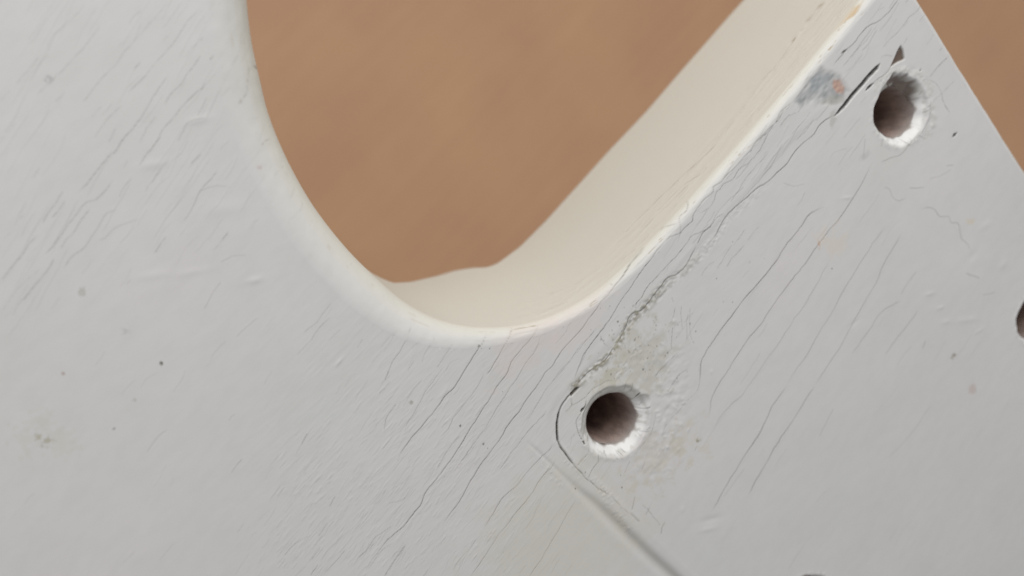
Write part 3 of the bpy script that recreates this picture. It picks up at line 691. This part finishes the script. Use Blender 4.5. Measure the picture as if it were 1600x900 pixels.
# --- back face: fine cells where the photograph looks, coarse blocks elsewhere
BX, BY = 12, 18
nbx = (NX - 1) // BX; nby = (NY - 1) // BY
VX = GX.astype(np.float64).copy(); VY = GY.astype(np.float64).copy()
out = SD < 0
# pull the fringe of outside vertices back to the start of the roundover
fr = out & (SD > -0.35)
VX[fr] = (NPX - NNX * NRAD)[fr]; VY[fr] = (NPY - NNY * NRAD)[fr]
INB = np.zeros((NY, NX), bool)
for (x, y, rc, rb, hc, seed, rag) in HOLES:
    sl = window(x - rb - 1, x + rb + 1, y - rb - 1, y + rb + 1)
    dx = GX[sl] - x; dy = GY[sl] - y; rr = np.hypot(dx, dy); th = np.arctan2(dy, dx); ri = bore_radius(th, rb, seed, rag)
    inb = rr < ri
    INB[sl] |= rr < ri - .30
    VX[sl][inb] = (x + ri * np.cos(th))[inb]; VY[sl][inb] = (y + ri * np.sin(th))[inb]
vbad = (SD < -0.35) | INB
c00 = vbad[:-1, :-1] | vbad[1:, :-1] | vbad[:-1, 1:] | vbad[1:, 1:]
allout = (out[:-1, :-1] & out[1:, :-1] & out[:-1, 1:] & out[1:, 1:])
inb_all = np.zeros((NY, NX), bool)
for (x, y, rc, rb, hc, seed, rag) in HOLES:
    sl = window(x - rb - 1, x + rb + 1, y - rb - 1, y + rb + 1)
    dx = GX[sl] - x; dy = GY[sl] - y; inb_all[sl] |= np.hypot(dx, dy) < bore_radius(np.arctan2(dy, dx), rb, seed, rag)
allin = inb_all[:-1, :-1] & inb_all[1:, :-1] & inb_all[:-1, 1:] & inb_all[1:, 1:]
cell_ok = ~(c00 | allout | allin)
show = (UU > -70) & (UU < 1670) & (VV > -70) & (VV < 970)
fineblk = np.zeros((nby, nbx), bool)
for j in range(nby):
    for i in range(nbx):
        s = (slice(j * BY, (j + 1) * BY + 1, 3), slice(i * BX, (i + 1) * BX + 1, 3))
        o_ = out[s]
        fineblk[j, i] = show[s].any() or (o_.any() and not o_.all())
finecell = np.kron(fineblk, np.ones((BY, BX), bool))
cell_ok = cell_ok[:nby * BY, :nbx * BX] & finecell
jj, ii = np.nonzero(cell_ok)
q_f = np.c_[jj * NX + ii, jj * NX + ii + 1, (jj + 1) * NX + ii + 1, (jj + 1) * NX + ii]
coarse = np.zeros((nby, nbx), bool)
for j in range(nby):
    for i in range(nbx):
        if not fineblk[j, i] and not out[j * BY:(j + 1) * BY + 1, i * BX:(i + 1) * BX + 1].any():
            coarse[j, i] = True
jj, ii = np.nonzero(coarse)
q_c = np.c_[jj * BY * NX + ii * BX, jj * BY * NX + (ii + 1) * BX, (jj + 1) * BY * NX + (ii + 1) * BX, (jj + 1) * BY * NX + ii * BX]
quads = np.vstack([q_f, q_c])
used = np.unique(quads); remap = np.full(NY * NX, -1, np.int64); remap[used] = np.arange(len(used))
verts = np.c_[VX.ravel()[used], VY.ravel()[used], H.ravel()[used]]
back_face = make_mesh('back', verts, remap[quads], TR.reshape(-1, 4)[used], LACQUER, guitar)
back_face['label'] = 'flat white lacquered back with grain checks and a neck plate imprint'

# --- rest of the back beyond the fine window (outside the picture), butted to the window's border
def rest_back():
    s = 3.0; vs_, qs, idx = [], [], {}
    xs = np.arange(-352, 66, s); ys = np.arange(-190, 152, s)
    pin = lambda px, py: (np.sum((outline[:, 1] > py) != (np.roll(outline, -1, 0)[:, 1] > py)) if False else None)
    a = outline[::3]; b = np.roll(a, -1, 0)
    inside_ = np.zeros((len(ys), len(xs)), bool)
    for j, yv in enumerate(ys):
        c = (a[:, 1] > yv) != (b[:, 1] > yv)
        xc = np.sort(a[c, 0] + (yv - a[c, 1]) * (b[c, 0] - a[c, 0]) / (b[c, 1] - a[c, 1]))
        inside_[j] = (np.searchsorted(xc, xs) % 2) == 1
    def vid(x, y):
        if (x, y) not in idx: idx[(x, y)] = len(vs_); vs_.append((x, y, -0.02))
        return idx[(x, y)]
    for j in range(len(ys) - 1):
        for i in range(len(xs) - 1):
            if not inside_[j:j + 2, i:i + 2].all(): continue
            if xs[i] > X0 + 1 and xs[i + 1] < X1 - 1 and ys[j] > Y0 + 1 and ys[j + 1] < Y1 - 1: continue
            qs.append((vid(xs[i], ys[j]), vid(xs[i + 1], ys[j]), vid(xs[i + 1], ys[j + 1]), vid(xs[i], ys[j + 1])))
    return vs_, qs
rv, rq = rest_back()
make_mesh('lower_back', rv, rq, np.zeros((len(rv), 4)), LACQUER, guitar)

# --- sides: roundover, wall and front roundover, swept round the outline
THICK = 41.0
R2 = 2.2
rows = []      # (kind, parameter)
nr = 26
prof_t = np.r_[np.array([-0.16]), np.linspace(0, 1, nr)]
wall_z = np.r_[np.linspace(0.0, 9.0, 62)[1:], np.linspace(9, THICK, 40)[1:]]
def sample(field, x, y):
    fx = np.clip((x - X0) / DX, 0, NX - 1.001); fy = np.clip((y - Y0) / DY, 0, NY - 1.001)
    i = fx.astype(int); j = fy.astype(int); a = fx - i; b = fy - j
    if field.ndim == 3: a = a[..., None]; b = b[..., None]
    return field[j, i] * (1 - a) * (1 - b) + field[j, i + 1] * a * (1 - b) + field[j + 1, i] * (1 - a) * b + field[j + 1, i + 1] * a * b
# front edge drops away a little where the neck pocket breaks through beside the cutaway
sil_px = np.array([(560, 446), (600, 441), (640, 439), (680, 430), (710, 421), (740, 416.5), (757, 417), (775, 410), (810, 384), (850, 344), (950, 233), (1050, 128), (1190, -4)], float)
thick = np.full(NO, THICK)
zt = -np.arange(24, 46, .05)
fit_i, fit_v = [], []
for i in range(0, NO, 3):
    x, y = outline[i]
    if not (-6.9 < x < 40 and y < 26): continue
    uu, vv = project(np.c_[np.full(len(zt), x), np.full(len(zt), y), zt])
    above = vv < np.interp(uu, sil_px[:, 0], sil_px[:, 1])
    fit_i.append(i); fit_v.append(-zt[np.argmax(above)] if above.any() else 45.0)
fit_v = np.clip(np.array(fit_v), 30, 44) + 1.0
order = np.argsort(fit_i)
fi = np.array(fit_i)[order]; fv = fit_v[order]
thick = np.interp(np.arange(NO), fi, fv)
print('front edge depth', np.c_[outline[fi][::40], fv[::40]].round(1).tolist())
for _ in range(6):
    thick = (np.roll(thick, 1) + thick + np.roll(thick, -1)) / 3
lean = 0.21 * smooth(46, 60, outline[:, 0])
ring_rows, ring_tint = [], []
svis = smooth(-150, -80, project(np.c_[outline, np.zeros(NO)])[0])
inwin = (outline[:, 0] > X0 + 1) & (outline[:, 0] < X1 - 1) & (outline[:, 1] > Y0 + 1) & (outline[:, 1] < Y1 - 1)
edge_noise = value_noise((nr, NO), (4, 14), 301) + .7 * value_noise((nr, NO), (2, 5), 302)
edge_fleck = smooth(.62, .85, value_noise((nr, NO), (3.0, 16), 303) * .75 + .45 * value_noise((nr, NO), (1.5, 4), 304)) * np.exp(-((np.arange(nr)[:, None] / nr - .45) / .33) ** 2)
edge_fleck = edge_fleck * smooth(20, 13, outline[:, 1])[None, :] * .9 + edge_fleck * .25
for t in prof_t:
    if t < 0:
        off = rad - t; z = np.full(NO, -0.012); nz_ = np.ones(NO); nh = np.zeros(NO)
    else:
        a = t * math.pi / 2
        off = rad * (1 - math.sin(a)); z = -rad * (1 - math.cos(a)); nz_ = np.full(NO, math.cos(a)); nh = np.full(NO, math.sin(a))
    base = outline - onorm * off[:, None]
    hh = np.where(inwin, sample(H, base[:, 0], base[:, 1]), 0)
    tt = np.where(inwin[:, None], sample(TR, base[:, 0], base[:, 1]), 0)
    fadez = 1 - .75 * smooth(.55, 1.0, max(t, 0))
    if t > 0:
        row = edge_noise[min(int(t * (len(edge_noise) - 1)), len(edge_noise) - 1)]
        fl = edge_fleck[min(int(t * (len(edge_noise) - 1)), len(edge_noise) - 1)]
        hh = hh / max(fadez, .25) * fadez + .028 * row * math.sin(math.pi * min(1, t * 1.05)) - .05 * fl
        am = np.clip(.75 * fl, 0, 1) * inwin
        tt[:, :3] = np.where((am > tt[:, 3])[:, None], np.array((.33, .26, .18)), tt[:, :3]); tt[:, 3] = np.maximum(tt[:, 3], am)
    p = np.c_[base + onorm * (hh * nh * fadez)[:, None], z + hh * nz_ * fadez]
    tt[:, 3] *= fadez
    ring_rows.append(p); ring_tint.append(tt)
for zz in wall_z:
    zw = -rad - zz * (thick - rad - R2) / THICK
    ring_rows.append(np.c_[outline[:, 0] + lean * (-zw - rad), outline[:, 1], zw]); ring_tint.append(np.zeros((NO, 4)))
for t in np.linspace(0, 1, 10)[1:]:
    a = t * math.pi / 2
    ring_rows.append(np.c_[outline - onorm * (R2 * (1 - math.cos(a))) + np.c_[lean * (thick - rad - R2), np.zeros(NO)], -(thick - R2) - R2 * math.sin(a)]); ring_tint.append(np.zeros((NO, 4)))
NRW = len(ring_rows)
SV = np.vstack(ring_rows); ST = np.vstack(ring_tint)
# checks on the heel wall, in (x, z)
wall_lines = [
 (V4, .75, .07, [(190,660),(250,590),(330,520),(400,450),(470,390),(560,310),(620,250)]), (V4, .6, .06, [(60,790),(110,730),(190,655)]), (V4, .55, .06, [(260,650),(350,560),(440,480),(530,430),(560,390)]),
 (V4, .5, .06, [(300,640),(380,560),(440,500)]), (V4, .35, .06, [(150,760),(230,670)]), (V4, .35, .06, [(20,850),(110,780)]), (V4, .35, .05, [(660,200),(760,80),(830,10)]), (V4, .3, .05, [(540,300),(620,230),(700,140)]),
 (V5, .6, .06, [(590,-20),(550,20),(460,110),(380,210),(300,310),(200,430),(100,520)]), (V5, .4, .06, [(640,-10),(560,60),(440,190),(390,230)]), (V5, .45, .06, [(370,220),(300,310)]), (V5, .35, .05, [(180,440),(60,590),(0,670)]), (V5, .3, .05, [(330,300),(200,450)]),
 (V3, .3, .05, [(300,150),(160,270),(40,350)]), (V3, .25, .05, [(420,60),(330,140)]), (V3, .25, .05, [(250,120),(180,190)]), (V3, .3, .05, [(560,0),(430,90),(380,150)]),
]
r0 = len(prof_t)
nwrows = len(wall_z)
seg = np.nonzero((outline[:, 1] < 16) & (outline[:, 1] > 10.5) & (outline[:, 0] < 60.5) & (outline[:, 0] > -1))[0]
WX = np.stack([SV[(r0 + k) * NO + seg][:, 0] for k in range(nwrows)]); WZ = np.stack([SV[(r0 + k) * NO + seg][:, 2] for k in range(nwrows)])
WH = np.zeros(WX.shape); WT = np.zeros(WX.shape + (4,))
for _ in range(70):          # hair checks along the grain under the edge
    x = random.uniform(2, 56); z = -2.0 - abs(random.gauss(0, 3.2)); l = random.uniform(1, 5)
    wall_lines.append((None, random.uniform(.12, .42), random.uniform(.035, .055), [(x, z), (x + l / 2, z + random.gauss(0, .08)), (x + l, z + random.gauss(0, .15))]))
WH += .012 * value_noise(WX.shape, (6, 40), 91) + .006 * value_noise(WX.shape, (2, 9), 92)
for vw, s, w, pts in wall_lines:
    if vw is None:
        L = jitter_line(np.array(pts), .04)
    else:
        L = np.array([wall_pt(vw[0] + a / vw[2], vw[1] + b / vw[2], 11.8)[[0, 2]] for a, b in pts]); L = jitter_line(L, .05)
    D = np.full(WX.shape, 9.0)
    for i in range(len(L) - 1):
        a, b = L[i], L[i + 1]; e = b - a; t = np.clip(((WX - a[0]) * e[0] + (WZ - a[1]) * e[1]) / max(e @ e, 1e-9), 0, 1)
        D = np.minimum(D, np.hypot(WX - a[0] - t * e[0], WZ - a[1] - t * e[1]))
    g = np.exp(-(D / (w * 1.25)) ** 2) * (0.5 + .5 * np.clip(np.sin(WX * 2.3 + s * 40) + .6, 0, 1))
    WH -= .05 * s * g - .02 * np.exp(-((D - .2) / .12) ** 2)
    aa = np.clip(.75 * s * g, 0, 1); na = aa + WT[..., 3] * (1 - aa)
    WT[..., :3] = np.where(aa[..., None] > WT[..., 3:4], np.array((.16, .085, .05)), WT[..., :3]); WT[..., 3] = na
for k in range(nwrows):
    ids = (r0 + k) * NO + seg
    SV[ids, :2] += onorm[seg] * WH[k][:, None]; ST[ids] = WT[k]
i0 = np.arange(NO); i1 = (i0 + 1) % NO
SQ = np.vstack([np.c_[k * NO + i0, (k + 1) * NO + i0, (k + 1) * NO + i1, k * NO + i1] for k in range(NRW - 1)])
CREAM = np.array((.560, .553, .490))  # cream tint of the side, ramping in over the roundover
cream_amt = np.concatenate([np.full(NO, .85 * float(smooth(.0, .95, max(t, 0)))) for t in prof_t] + [np.full(NO, .85)] * (NRW - len(prof_t)))
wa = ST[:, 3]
ca = wa + cream_amt * (1 - wa)
ST[:, :3] = (ST[:, :3] * wa[:, None] + CREAM * (cream_amt * (1 - wa))[:, None]) / np.maximum(ca, 1e-6)[:, None]
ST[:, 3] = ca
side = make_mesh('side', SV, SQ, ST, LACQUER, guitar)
side['label'] = 'cream white side of the body with a rounded edge, running round the cutaway'
# front face closes the body from below
import bmesh
bm = bmesh.new()
last = SV[(NRW - 1) * NO:]
sel = [0]
for i in range(1, NO):
    if np.linalg.norm(last[i, :2] - last[sel[-1], :2]) > 1.5: sel.append(i)
bm.faces.new([bm.verts.new(last[i] * MM) for i in sel][::-1])
me = bpy.data.meshes.new('front'); bm.to_mesh(me); bm.free(); me.materials.append(SIDE)
fo = bpy.data.objects.new('front', me); col.objects.link(fo); fo.parent = guitar

# --- screw holes: bored wood tubes under each countersink
for (x, y, rc, rb, hc, seed, rag) in HOLES:
    na = 160; th = np.arange(na) / na * 2 * math.pi
    zs = np.r_[np.linspace(0, 3.0, 22), np.linspace(3.0, 26, 20)[1:]]
    r_in = bore_radius(th, rb, seed, rag)
    r_rng = np.random.default_rng(seed)
    top = sample(H, x + (r_in + .05) * np.cos(th), y + (r_in + .05) * np.sin(th))
    if abs(top).max() < .3: top = np.full(na, -hc)
    V, T = [], []
    for k, zz in enumerate(zs):
        blend = math.exp(-zz / .5)
        rr = (r_in + .012) * blend + (rb + .05) * (1 - blend) + r_rng.normal(0, .012, na) * (k > 0)
        zrow = top * blend + (-hc) * (1 - blend) - zz + (.01 if k == 0 else 0)
        V.append(np.c_[x + rr * np.cos(th), y + rr * np.sin(th), zrow])
        dust = np.clip(math.exp(-zz / 2.2) * .8 + r_rng.normal(0, .08, na) * (zz < 4), 0, 1)
        T.append(np.c_[np.tile((.36, .335, .32), (na, 1)), dust])
    nz_ = len(zs); V = np.vstack(V); T = np.vstack(T)
    a0 = np.arange(na); a1 = (a0 + 1) % na
    Q = np.vstack([np.c_[k * na + a0, k * na + a1, (k + 1) * na + a1, (k + 1) * na + a0] for k in range(nz_ - 1)])[:, ::-1]
    cidx = len(V); V = np.vstack([V, [[x, y, -hc - 26]]]); T = np.vstack([T, [[0, 0, 0, 0]]])
    tri = np.c_[(nz_ - 1) * na + a0, (nz_ - 1) * na + a1, np.full(na, cidx)]
    make_mesh('screw_hole', V, Q, T, BORE, back_face, tris=tri)

# ------------------------------------------------------------------ floor below
bm = bmesh.new()
S_ = 4.0
bm.faces.new([bm.verts.new(p) for p in ((-S_, -S_, 0), (S_, -S_, 0), (S_, S_, 0), (-S_, S_, 0))])
me = bpy.data.meshes.new('floor'); bm.to_mesh(me); bm.free(); me.materials.append(floor_material())
fl = bpy.data.objects.new('floor', me); col.objects.link(fl)
fl['kind'] = 'structure'; fl['label'] = 'plain tan floor out of focus far below the guitar body'; fl['category'] = 'floor'
